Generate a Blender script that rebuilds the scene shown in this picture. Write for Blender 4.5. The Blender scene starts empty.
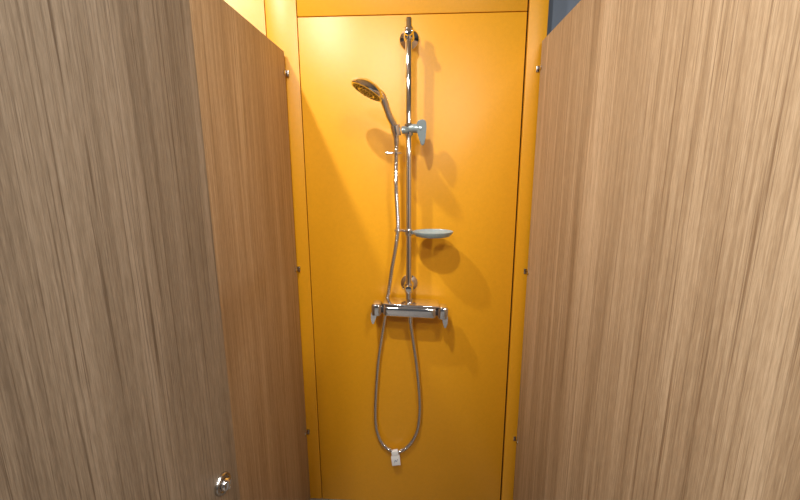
import bpy, bmesh, math, random
from mathutils import Vector, Matrix
random.seed(3)
scene=bpy.context.scene
scene.view_settings.view_transform='Standard'
scene.view_settings.look='None'
CZ=1.435
WY=1.46

def s2l(c):
    return tuple(((v/255)/12.92 if v/255<=0.04045 else ((v/255+0.055)/1.055)**2.4) for v in c)+(1,)

def newmat(name):
    m=bpy.data.materials.new(name); m.use_nodes=True
    nt=m.node_tree; b=nt.nodes['Principled BSDF']
    return m,nt,b
def simple(name,rgb,rough=.5,metal=0,bump=None,trans=0,spec=.5,mottle=0):
    m,nt,b=newmat(name)
    b.inputs['Base Color'].default_value=s2l(rgb)
    b.inputs['Roughness'].default_value=rough
    b.inputs['Metallic'].default_value=metal
    b.inputs['Transmission Weight'].default_value=trans
    b.inputs['Specular IOR Level'].default_value=spec
    tc=nt.nodes.new('ShaderNodeTexCoord')
    n=nt.nodes.new('ShaderNodeTexNoise'); n.inputs['Scale'].default_value=bump[0] if bump else 40
    nt.links.new(tc.outputs['Object'],n.inputs['Vector'])
    mr=nt.nodes.new('ShaderNodeMapRange')
    mr.inputs['To Min'].default_value=max(0,rough-.03); mr.inputs['To Max'].default_value=rough+.03
    nt.links.new(n.outputs['Fac'],mr.inputs['Value']); nt.links.new(mr.outputs['Result'],b.inputs['Roughness'])
    if bump:
        bp=nt.nodes.new('ShaderNodeBump'); bp.inputs['Strength'].default_value=bump[1]; bp.inputs['Distance'].default_value=.001
        nt.links.new(n.outputs['Fac'],bp.inputs['Height']); nt.links.new(bp.outputs['Normal'],b.inputs['Normal'])
    if mottle:
        n2=nt.nodes.new('ShaderNodeTexNoise'); n2.inputs['Scale'].default_value=90; n2.inputs['Detail'].default_value=6; n2.inputs['Roughness'].default_value=.7
        nt.links.new(tc.outputs['Object'],n2.inputs['Vector'])
        hv=nt.nodes.new('ShaderNodeHueSaturation'); hv.inputs['Color'].default_value=s2l(rgb)
        mr2=nt.nodes.new('ShaderNodeMapRange'); mr2.inputs['From Min'].default_value=.3; mr2.inputs['From Max'].default_value=.7
        mr2.inputs['To Min'].default_value=1-mottle; mr2.inputs['To Max'].default_value=1+mottle
        nt.links.new(n2.outputs['Fac'],mr2.inputs['Value']); nt.links.new(mr2.outputs['Result'],hv.inputs['Value'])
        nt.links.new(hv.outputs['Color'],b.inputs['Base Color'])
    return m

def wood(name,dark,mid,light,streak,seed):
    m,nt,b=newmat(name)
    N=nt.nodes.new; L=nt.links.new
    tc=N('ShaderNodeTexCoord')
    def noise(scale,detail,rough,dist=0):
        mp=N('ShaderNodeMapping'); mp.inputs['Scale'].default_value=scale; mp.inputs['Location'].default_value=(seed,seed*1.7,seed*.6)
        L(tc.outputs['Object'],mp.inputs['Vector'])
        n=N('ShaderNodeTexNoise'); n.inputs['Scale'].default_value=1; n.inputs['Detail'].default_value=detail
        n.inputs['Roughness'].default_value=rough; n.inputs['Distortion'].default_value=dist
        L(mp.outputs['Vector'],n.inputs['Vector']); return n
    a=noise((1,95,1.6),6,.66,.25)
    f=noise((1,620,34.0),4,.7,.1)
    w=noise((1,13,.7),2,.5,.3)
    s=noise((1,260,2.4),5,.68,.4)
    m1=N('ShaderNodeMath'); m1.operation='MULTIPLY_ADD'; m1.inputs[1].default_value=.36
    L(a.outputs['Fac'],m1.inputs[0])
    m2=N('ShaderNodeMath'); m2.operation='MULTIPLY_ADD'; m2.inputs[1].default_value=.34
    L(f.outputs['Fac'],m2.inputs[0]); 
    m3=N('ShaderNodeMath'); m3.operation='MULTIPLY'; m3.inputs[1].default_value=.30
    L(w.outputs['Fac'],m3.inputs[0]); L(m3.outputs[0],m2.inputs[2]); L(m2.outputs[0],m1.inputs[2])
    r=N('ShaderNodeValToRGB'); e=r.color_ramp.elements
    e[0].position=.38; e[0].color=s2l(dark); e[1].position=.62; e[1].color=s2l(light)
    x=e.new(.50); x.color=s2l(mid)
    L(m1.outputs[0],r.inputs['Fac'])
    r2=N('ShaderNodeValToRGB'); e=r2.color_ramp.elements
    e[0].position=.53; e[0].color=(0,0,0,1); e[1].position=.65; e[1].color=(1,1,1,1)
    L(s.outputs['Fac'],r2.inputs['Fac'])
    k=N('ShaderNodeMath'); k.operation='MULTIPLY'; k.inputs[1].default_value=.75; L(r2.outputs['Color'],k.inputs[0])
    mx=N('ShaderNodeMix'); mx.data_type='RGBA'
    L(k.outputs[0],mx.inputs['Factor']); L(r.outputs['Color'],mx.inputs['A']); mx.inputs['B'].default_value=s2l(streak)
    L(mx.outputs['Result'],b.inputs['Base Color'])
    b.inputs['Roughness'].default_value=.5
    b.inputs['Specular IOR Level'].default_value=.35
    bp=N('ShaderNodeBump'); bp.inputs['Strength'].default_value=.12; bp.inputs['Distance'].default_value=.001
    L(f.outputs['Fac'],bp.inputs['Height']); L(bp.outputs['Normal'],b.inputs['Normal'])
    return m

M_or=simple('orange_laminate',(231,161,24),.38,bump=(420,.3),mottle=.035)
M_gap=simple('joint_black',(46,24,8),.8)
M_chrome=simple('chrome',(236,236,239),.045,1)
M_steel=simple('brushed_steel',(190,186,180),.25,1)
M_face=simple('spray_face',(110,102,96),.3,.6)
M_noz=simple('nozzle_rubber',(50,48,48),.6)
M_grey=simple('grey_plastic',(150,162,162),.2,.35)
M_dish=simple('frosted_dish',(176,192,192),.25,0,trans=.35)
M_white=simple('white_plastic',(238,238,236),.45)
M_logo=simple('logo_ink',(110,125,150),.5)
M_ceil=simple('ceiling_paint',(236,236,236),.9)
M_wallp=simple('wall_paint',(70,72,76),.8)
M_dark=simple('blue_grey_paint',(112,122,136),.7)
M_wR=wood('wood_laminate_right',(142,118,91),(174,149,119),(204,180,149),(116,89,63),2.3)
M_wL=wood('wood_laminate_left',(146,122,93),(175,149,118),(200,177,146),(118,91,64),7.9)
M_wD=wood('wood_laminate_door_shaded',(116,102,86),(144,129,110),(170,155,136),(90,74,59),13.1)  # door shade from its angle put into darker, greyer wood colours

# floor tile
M_floor,nt,b=newmat('floor_tile')
tc=nt.nodes.new('ShaderNodeTexCoord'); br=nt.nodes.new('ShaderNodeTexBrick')
br.offset=0; br.inputs['Scale'].default_value=5; br.inputs['Color1'].default_value=s2l((140,136,130)); br.inputs['Color2'].default_value=s2l((130,126,121)); br.inputs['Mortar'].default_value=s2l((80,78,75))
br.inputs['Brick Width'].default_value=.5; br.inputs['Row Height'].default_value=.5; br.inputs['Mortar Size'].default_value=.01
nt.links.new(tc.outputs['Object'],br.inputs['Vector']); nt.links.new(br.outputs['Color'],b.inputs['Base Color']); b.inputs['Roughness'].default_value=.5

def finish(name,bm,mat,parent=None,smooth=False,loc=None,rot=None):
    me=bpy.data.meshes.new(name); bmesh.ops.recalc_face_normals(bm,faces=bm.faces); bm.to_mesh(me); bm.free()
    if smooth:
        for p in me.polygons: p.use_smooth=True
        try: me.set_sharp_from_angle(angle=math.radians(40))
        except Exception: pass
    o=bpy.data.objects.new(name,me); scene.collection.objects.link(o)
    me.materials.append(mat)
    if loc is not None: o.location=loc
    if rot is not None: o.rotation_euler=rot
    if parent: o.parent=parent
    return o
def empty(name,loc=(0,0,0),rot=(0,0,0)):
    o=bpy.data.objects.new(name,None); o.empty_display_size=.05; scene.collection.objects.link(o); o.location=loc; o.rotation_euler=rot; return o
def box(name,lo,hi,mat,parent=None,bev=0,seg=2,loc=None,rot=None):
    bm=bmesh.new(); bmesh.ops.create_cube(bm,size=1)
    lo=Vector(lo);hi=Vector(hi); c=(lo+hi)/2; s=hi-lo
    for v in bm.verts: v.co=Vector((v.co.x*s.x,v.co.y*s.y,v.co.z*s.z))+c
    if bev: bmesh.ops.bevel(bm,geom=bm.edges[:],offset=bev,segments=seg,profile=.5,affect='EDGES')
    return finish(name,bm,mat,parent,bev>0,loc,rot)
def lathe(name,prof,mat,origin,axis,parent=None,n=40,closed=False):
    bm=bmesh.new(); a=Vector(axis).normalized()
    q=Vector((0,0,1)).rotation_difference(a).to_matrix(); o=Vector(origin); rings=[]
    for r,h in prof:
        if r<1e-6: rings.append([bm.verts.new(o+q@Vector((0,0,h)))])
        else: rings.append([bm.verts.new(o+q@Vector((r*math.cos(2*math.pi*i/n),r*math.sin(2*math.pi*i/n),h))) for i in range(n)])
    pairs=list(zip(rings,rings[1:]))
    if closed: pairs.append((rings[-1],rings[0]))
    for A,B in pairs:
        if len(A)==1 and len(B)==1: continue
        for i in range(n):
            j=(i+1)%n
            if len(A)==1: bm.faces.new((A[0],B[i],B[j]))
            elif len(B)==1: bm.faces.new((A[i],A[j],B[0]))
            else: bm.faces.new((A[i],A[j],B[j],B[i]))
    if not closed:
        for R in (rings[0],rings[-1]):
            if len(R)>1: bm.faces.new(R)
    return finish(name,bm,mat,parent,True)
def catmull(P,step):
    P=[Vector(p) for p in P]; P=[P[0]*2-P[1]]+P+[P[-1]*2-P[-2]]; out=[]
    for i in range(1,len(P)-2):
        p0,p1,p2,p3=P[i-1:i+3]; k=max(2,int((p2-p1).length/step*1.5)+1)
        for j in range(k):
            t=j/k
            out.append(.5*((2*p1)+(-p0+p2)*t+(2*p0-5*p1+4*p2-p3)*t*t+(-p0+3*p1-3*p2+p3)*t**3))
    out.append(P[-2])
    L=[0]
    for a,b2 in zip(out,out[1:]): L.append(L[-1]+(b2-a).length)
    n=max(2,int(L[-1]/step)); res=[]; k=0
    for i in range(n+1):
        d=L[-1]*i/n
        while k<len(L)-2 and L[k+1]<d: k+=1
        t=(d-L[k])/max(1e-9,L[k+1]-L[k]); res.append(out[k].lerp(out[k+1],min(1,t)))
    return res,L[-1]
def sweep(name,P,rad,mat,parent=None,step=.004,n=16,flat=1.0):
    pts,L=catmull(P,step); bm=bmesh.new(); up=None; rings=[]
    for i,p in enumerate(pts):
        t=(pts[min(i+1,len(pts)-1)]-pts[max(i-1,0)]).normalized()
        if up is None:
            up=t.orthogonal().normalized()
        up=(up-t*up.dot(t)).normalized(); s=t.cross(up)
        r=rad(i/(len(pts)-1),i) if callable(rad) else rad
        rings.append([bm.verts.new(p+(up*math.cos(2*math.pi*k/n)+s*math.sin(2*math.pi*k/n)*flat)*r) for k in range(n)])
    for A,B in zip(rings,rings[1:]):
        for k in range(n): bm.faces.new((A[k],A[(k+1)%n],B[(k+1)%n],B[k]))
    bm.faces.new(rings[0]); bm.faces.new(rings[-1])
    return finish(name,bm,mat,parent,True)

# ---------------- room shell
box('floor',(-2.2,-2.4,-.05),(2.2,1.62,0),M_floor)
CH=2.6
box('ceiling',(-2.2,-2.4,CH),(2.2,1.62,CH+.05),M_ceil)
box('wall_front',(-2.2,-2.5,0),(2.2,-2.4,CH),M_wallp)
box('wall_left',(-2.3,-2.4,0),(-2.2,1.62,CH),M_wallp)
box('wall_right',(2.2,-2.4,0),(2.3,1.62,CH),M_wallp)
wb=empty('wall_back')
box('backing',(-2.2,WY+.012,0),(.418,WY+.10,CH),M_gap,wb)
box('grey_wall',(.418,WY+.04,0),(2.2,WY+.16,CH),M_dark,wb)
g=.0014
def panel(nm,x0,x1,z0,z1,dy=0,m=M_or): box(nm,(x0+g,WY-dy,z0+g),(x1-g,WY+.0115,z1-g),m,wb,.0012,2)
panel('centre_panel',-.430,.350,.0,1.947)
panel('centre_top_panel',-.430,.350,1.947,CH)
panel('left_strip',-.541,-.430,.0,CH,0,M_or)
panel('left_panel',-2.2,-.541,.0,CH)
panel('right_strip',.353,.418,.0,CH,.006,M_or)

# ---------------- partitions
def partition(nm,x0,x1,y0,y1,z1,mat,inner):
    e=empty(nm)
    box('board',(-(x1-x0)/2,-(y1-y0)/2,-(z1-.0)/2),((x1-x0)/2,(y1-y0)/2,(z1-.0)/2),mat,e,.0025,3,loc=((x0+x1)/2,(y0+y1)/2,z1/2+.008))
    sg=1 if inner>0 else -1
    xi=x1 if sg>0 else x0
    for i,z in enumerate((1.765,1.055,.34)):
        lathe('disc_%d'%i,[(0.009,0),(0.009,.002),(.006,.004),(0,.0045)],M_steel,(xi,y1-.010,z),(sg,0,0),e,24)
        box('wall_leg_%d'%i,(min(xi,xi+sg*.010),WY-.0085,z-.010),(max(xi,xi+sg*.010),WY-.0065 if sg<0 else WY-.0005,z+.010),M_steel,e,.0008)
    return e
partition('shower_partition',-.491,-.478,-.12,WY-.012,1.828,M_wL,1)
partition('shower_partition',.398,.411,-.9,WY-.018,1.842,M_wR,-1)

# ---------------- door (open inwards)
hx,hy=-.455,0.0; ex,ey=-.362,.66
ang=math.atan2(-(ex-hx),(ey-hy)); Ld=math.hypot(ex-hx,ey-hy)
door=empty('door_1',(hx,hy,0),(0,0,ang))
box('leaf',(-.0065,-Ld/2,-.93),(.0065,Ld/2,.93),M_wD,door,.003,3,loc=(-.0065,Ld/2,.97))
lathe('lock_rosette',[(.0,0),(.0205,0),(.0205,.003),(.019,.006),(.0145,.0065),(.0140,.004),(0,.004)],M_steel,(.0,Ld-.050,.86),(1,0,0),door)
lathe('lock_turn',[(0,.003),(.011,.003),(.0115,.010),(.0095,.013),(0,.0135)],M_chrome,(.0,Ld-.050,.86),(1,0,0),door)
box('lock_grip',(.012,Ld-.0520,.851),(.017,Ld-.0480,.869),M_chrome,door,.0015)
for z in (.3,1.6):
    lathe('hinge_%d'%int(z*10),[(0,0),(.007,0),(.007,.09),(0,.09)],M_steel,(.004,.004,z),(0,0,1),door,20)
box('trim_1',(-.50,-.16,.0),(-.47,-.12,1.9),M_steel,None,.002)

# ---------------- shower rail
RX,RY=-.044,1.398
rail=empty('shower_rail')
lathe('rod',[(0,0),(.009,0),(.0108,.002),(.0108,.955),(.009,.958),(0,.958)],M_chrome,(RX,RY,.957),(0,0,1),rail,32)
for i,z in enumerate((1.868,1.003)):
    lathe('rosette_%d'%i,[(.0,0),(.033,0),(.034,.003),(.031,.008),(.020,.012),(.014,.020),(.0125,.035),(.0125,.045)],M_chrome,(RX,WY-.0003,z),(0,-1,0),rail)
    lathe('clamp_%d'%i,[(0.0,-.018),(.0145,-.018),(.016,-.014),(.016,.014),(.0145,.018),(0,.018)],M_chrome,(RX,RY,z),(0,0,1),rail)
    lathe('cap_%d'%i,[(.0125,.0),(.0135,.012),(.0135,.019),(.011,.023),(0,.0245)],M_chrome,(RX,RY,z),(0,-1,0),rail)
# slider/holder
HZ=1.565
lathe('slider_body',[(0,-.021),(.0155,-.021),(.018,-.017),(.018,.017),(.0155,.021),(0,.021)],M_chrome,(RX,RY,HZ),(0,0,1),rail)
sweep('slider_arm',[(RX,RY,HZ),(RX-.014,RY-.012,HZ),(-.066,1.386,HZ-.001)],lambda t,i:.0155-.001*t,M_grey,rail,flat=.8)
sweep('slider_arm_right',[(RX,RY-.004,HZ+.004),(RX+.02,RY-.012,HZ+.004),(RX+.045,RY-.016,HZ+.002)],lambda t,i:.016,M_grey,rail,flat=.9)
def lever():
    bm=bmesh.new()
    prof=[(-.016,.022),(-.008,.028),(.006,.030),(.014,.024),(.016,.005),(.015,-.030),(.012,-.050),(.006,-.056),(-.001,-.052),(-.005,-.032),(-.014,-.016),(-.017,.004)]
    F=[bm.verts.new((x,-.013,z)) for x,z in prof]; B=[bm.verts.new((x,.013,z)) for x,z in prof]
    bm.faces.new(F); bm.faces.new(B[::-1])
    for i in range(len(prof)): j=(i+1)%len(prof); bm.faces.new((F[i],B[i],B[j],F[j]))
    bmesh.ops.bevel(bm,geom=bm.edges[:],offset=.0025,segments=3,affect='EDGES')
    finish('slider_lever',bm,M_grey,rail,True,loc=(.000,RY-.016,HZ+.002),rot=(0,math.radians(2),0))
lever()

# ---------------- hand shower (hangs in the slider holder)
c=Vector((-.166,1.28,1.676)); n=Vector((-.46,-.13,-.87)).normalized(); h=Vector((-.087,1.372,1.563))
v=h-c; pr=(v-n*v.dot(n)).normalized()
hs=empty('hand_shower')
lathe('head_shell',[(.0,-.022),(.018,-.0215),(.034,-.018),(.047,-.010),(.0545,.0),(.0555,.006),(.053,.010),(.050,.0105),(0,.0105)],M_chrome,c,n,hs,48)
lathe('spray_face',[(0,0.0112),(.012,.0112),(.048,.0112),(.0485,.0085),(0,.0084)],M_face,c,n,hs,48)
lathe('face_ring',[(.024,.0095),(.024,.0125),(.027,.0125),(.027,.0095)],M_chrome,c,n,hs,40,closed=True)
s=n.cross(pr)
bm=bmesh.new()
for R,k in ((.042,22),(.034,18),(.018,10),(.009,6)):
    for i in range(k):
        a=2*math.pi*i/k; p=c+n*.0120+(pr*math.cos(a)+s*math.sin(a))*R
        mt=Matrix.Translation(p)@Vector((0,0,1)).rotation_difference(n).to_matrix().to_4x4()
        bmesh.ops.create_cone(bm,segments=8,radius1=.0017,radius2=.001,depth=.003,matrix=mt,cap_ends=True)
finish('nozzles',bm,M_noz,hs,True)
sweep('handle',[c+pr*.012-n*.010,c+pr*.038-n*.011,c+pr*.062-n*.006,c.lerp(h,.62)+pr*.012-n*.006,h+Vector((-.003,-.003,.008)),h+Vector((.001,.003,-.026))],
      lambda t,i:(.015-.004*min(1,t*2) if t<.5 else .011+.001*math.sin((t-.5)*2*math.pi)-.0015*max(0,t-.8)*5),M_chrome,hs,n=24)
lathe('holder_cup',[(.0120,-.018),(.0145,-.018),(.0175,.015),(.0165,.017),(.0140,.015)],M_chrome,h,(h-c+Vector((-.04,-.05,-.1)))*-1,hs,closed=True)

# ---------------- hose
hose=empty('shower_hose')
top=h+Vector((.001,.003,-.026))
lathe('top_nut',[(0,0),(.0088,0),(.0098,.004),(.0098,.022),(.0075,.028),(0,.028)],M_chrome,top+Vector((0,0,.004)),(.02,.02,-1),hose,12)
lathe('swivel_collar',[(0,0),(.013,0),(.0175,.002),(.0175,.008),(.013,.010),(0,.010)],M_chrome,(-.085,1.372,1.492),(0,0,-1),hose,32)
lathe('swivel_pin',[(0,0),(.005,0),(.005,.018),(.007,.019),(.007,.024),(0,.025)],M_chrome,(-.097,1.366,1.4875),(-1,-.2,0),hose,16)
P=[top,(-.086,1.374,1.497),(-.0865,1.368,1.44),(-.0865,1.366,1.363),(-.083,1.370,1.29),(-.0815,1.372,1.227),(-.092,1.380,1.15),(-.105,1.392,1.08),(-.119,1.412,.99),(-.130,1.438,.935),(-.136,1.443,.88),(-.152,1.443,.78),(-.168,1.443,.67),(-.180,1.444,.52),(-.183,1.444,.42),(-.176,1.444,.355),(-.150,1.443,.298),(-.100,1.441,.268),(-.050,1.440,.297),(-.014,1.440,.36),(-.002,1.440,.43),(-.001,1.438,.52),(-.012,1.430,.66),(-.028,1.412,.79),(-.038,1.398,.872)]
sweep('corrugated_tube',P,lambda t,i:(.0080,.0084,.0080,.0065,.0065)[i%5],M_chrome,hose,step=.0019,n=16)
lathe('bottom_nut',[(0,0),(.0095,0),(.0108,.004),(.0108,.022),(.0085,.026),(0,.026)],M_chrome,(-.038,1.398,.889),(.03,.09,-1),hose,12)

# tag on hose
tag=empty('hose_tag',(-.100,1.436,.246),(math.radians(-4),math.radians(-6),math.radians(4)))
box('card',(-.018,-.0115,-.030),(.018,-.0095,.014),M_white,tag,.0008)
box('card_back',(-.017,.012,-.004),(.017,.0135,.014),M_white,tag,.0006)
box('fold',(-.014,-.0115,.0125),(.014,-.0097,.034),M_white,tag,.0006)
sweep('logo',[(-.006,-.012,-.014),(-.001,-.012,-.004),(.002,-.012,-.012),(.008,-.012,-.002)],.0011,M_logo,tag,step=.002,n=6)
lathe('loop',[(.0088,-.012),(.0105,-.012),(.0105,.012),(.0088,.012)],M_white,(0,.004,.022),(1,0,0),tag,24,closed=True)

# ---------------- soap dish
sd=empty('soap_dish')
DZ=1.212
def dish():
    bm=bmesh.new(); N=48; prof=[(0,-.014),(.55,-.014),(.82,-.011),(.97,.000),(1.0,.0065),(.975,.007),(.93,.0030),(.78,-.005),(.5,-.009),(0,-.009)]
    rings=[]
    for r,z in prof:
        if r==0: rings.append([bm.verts.new((0,0,z))]); continue
        rings.append([bm.verts.new((.072*r*math.cos(2*math.pi*i/N),.054*r*math.sin(2*math.pi*i/N),z)) for i in range(N)])
    for A,B in zip(rings,rings[1:]):
        for i in range(N):
            j=(i+1)%N
            if len(A)==1: bm.faces.new((A[0],B[i],B[j]))
            elif len(B)==1: bm.faces.new((A[i],A[j],B[0]))
            else: bm.faces.new((A[i],A[j],B[j],B[i]))
    finish('tray',bm,M_dish,sd,True,loc=(.042,1.374,DZ))
dish()
lathe('rail_clamp',[(.0110,-.012),(.0150,-.012),(.0165,-.009),(.0165,.009),(.0150,.012),(.0110,.012)],M_chrome,(RX,RY,DZ),(0,0,1),sd,closed=True)
sweep('dish_neck',[(RX+.016,RY-.006,DZ-.001),(RX+.034,RY-.012,DZ-.003)],.008,M_grey,sd,flat=.7)
sweep('guide_arm',[(RX-.015,RY-.006,DZ+.004),(-.070,1.382,DZ+.008)],.005,M_chrome,sd,step=.003)
def ring(nm,ce,R,r,mat,par):
    bm=bmesh.new(); A=28;B=10; g2=[[bm.verts.new(Vector(ce)+Vector(((R+r*math.cos(b*2*math.pi/B))*math.cos(a*2*math.pi/A),(R+r*math.cos(b*2*math.pi/B))*math.sin(a*2*math.pi/A),r*1.6*math.sin(b*2*math.pi/B)))) for b in range(B)] for a in range(A)]
    for a in range(A):
        for b in range(B): bm.faces.new((g2[a][b],g2[(a+1)%A][b],g2[(a+1)%A][(b+1)%B],g2[a][(b+1)%B]))
    finish(nm,bm,mat,par,True)
ring('hose_guide',(-.0815,1.372,DZ+.010),.0120,.0028,M_chrome,sd)

# ---------------- thermostatic mixer
mx=empty('shower_mixer_valve',(-.040,1.390,.920),(0,math.radians(2.4),0))
box('body',(-.100,-.026,-.026),(.100,.026,.019),M_chrome,mx,.014,6)
box('top_shelf',(-.098,-.036,.023),(.108,.044,.030),M_chrome,mx,.0025,3)
box('shelf_web',(-.080,-.018,.015),(.085,.018,.0235),M_noz,mx,.001)
for i,sg in enumerate((-1,1)):
    x0,x1=sorted((sg*.104,sg*.143))
    box('handle_%d'%i,(x0,-.029,-.027),(x1,.027,.024),M_chrome,mx,.012,6)
    lathe('handle_neck_%d'%i,[(0,0),(.017,0),(.017,.008),(0,.008)],M_noz,(sg*.098,0,-.001),(sg,0,0),mx,32)
    bm=bmesh.new()
    pf=[(.004,.004),(.009,-.004),(.009,-.030),(.004,-.048),(-.003,-.048),(-.008,-.030),(-.014,-.012)]
    F=[bm.verts.new((sg*x,-.016,z)) for x,z in pf]; B=[bm.verts.new((sg*x,.012,z)) for x,z in pf]
    bm.faces.new(F); bm.faces.new(B[::-1])
    for k in range(len(pf)): j=(k+1)%len(pf); bm.faces.new((F[k],B[k],B[j],F[j]))
    bmesh.ops.bevel(bm,geom=bm.edges[:],offset=.0018,segments=2,affect='EDGES')
    finish('handle_fin_%d'%i,bm,M_chrome,mx,True,loc=(sg*.133,-.010,-.008))
    lathe('wall_union_%d'%i,[(0,0),(.026,0),(.026,.003),(.022,.009),(.014,.013),(.014,.050),(0,.050)],M_chrome,(sg*.075,WY-.0005-1.390,-.010),(0,-1,0),mx,36)
lathe('outlet',[(0,0),(.012,0),(.012,.012),(0,.012)],M_chrome,(.003,.008,-.022),(0,0,-1),mx,24)
lathe('rail_socket',[(0,0),(.014,0),(.0125,.010),(0,.011)],M_chrome,(-.002,.008,.029),(0,0,1),mx,24)

# ---------------- ceiling lamps and added fill lights
def lamp_or_fill(x,y,power,size,col=(1,.985,.955)):
    e=empty('ceiling_lamp_or_fill',(x,y,CH))
    lathe('ring',[(size/2+.004,0),(size/2+.022,0),(size/2+.018,.008),(size/2+.004,.010)],M_white,(0,0,0),(0,0,-1),e,closed=True)
    ld=bpy.data.lights.new('led_or_fill','AREA'); ld.shape='DISK'; ld.size=size; ld.energy=power; ld.color=col
    lo=bpy.data.objects.new('led_or_fill',ld); scene.collection.objects.link(lo); lo.parent=e; lo.location=(0,0,-.012)
lamp_or_fill(-.33,.22,23,.06)
lamp_or_fill(-.80,.72,20,.06)
lamp_or_fill(.55,-.45,19,.30)  # added fill from the right, not a known lamp
lamp_or_fill(-.5,-1.3,26,.30)  # added fill behind the camera, raises the ambient light
lamp_or_fill(.9,-1.5,26,.30)  # another added ambient fill, behind the camera on the right
w=bpy.data.worlds.new('World'); scene.world=w; w.use_nodes=True
w.node_tree.nodes['Background'].inputs[0].default_value=(.9,.93,1,1); w.node_tree.nodes['Background'].inputs[1].default_value=.3

# ---------------- camera
cd=bpy.data.cameras.new('camera'); cd.sensor_width=36; cd.lens=392/800*36; cd.clip_start=.01
cam=bpy.data.objects.new('camera',cd); scene.collection.objects.link(cam)
cam.matrix_world=Matrix.Translation((0,0,CZ))@Matrix.Rotation(math.radians(3.1),4,'Z')@Matrix.Rotation(math.radians(90-11.7),4,'X')@Matrix.Rotation(math.radians(-.25),4,'Z')
scene.camera=cam
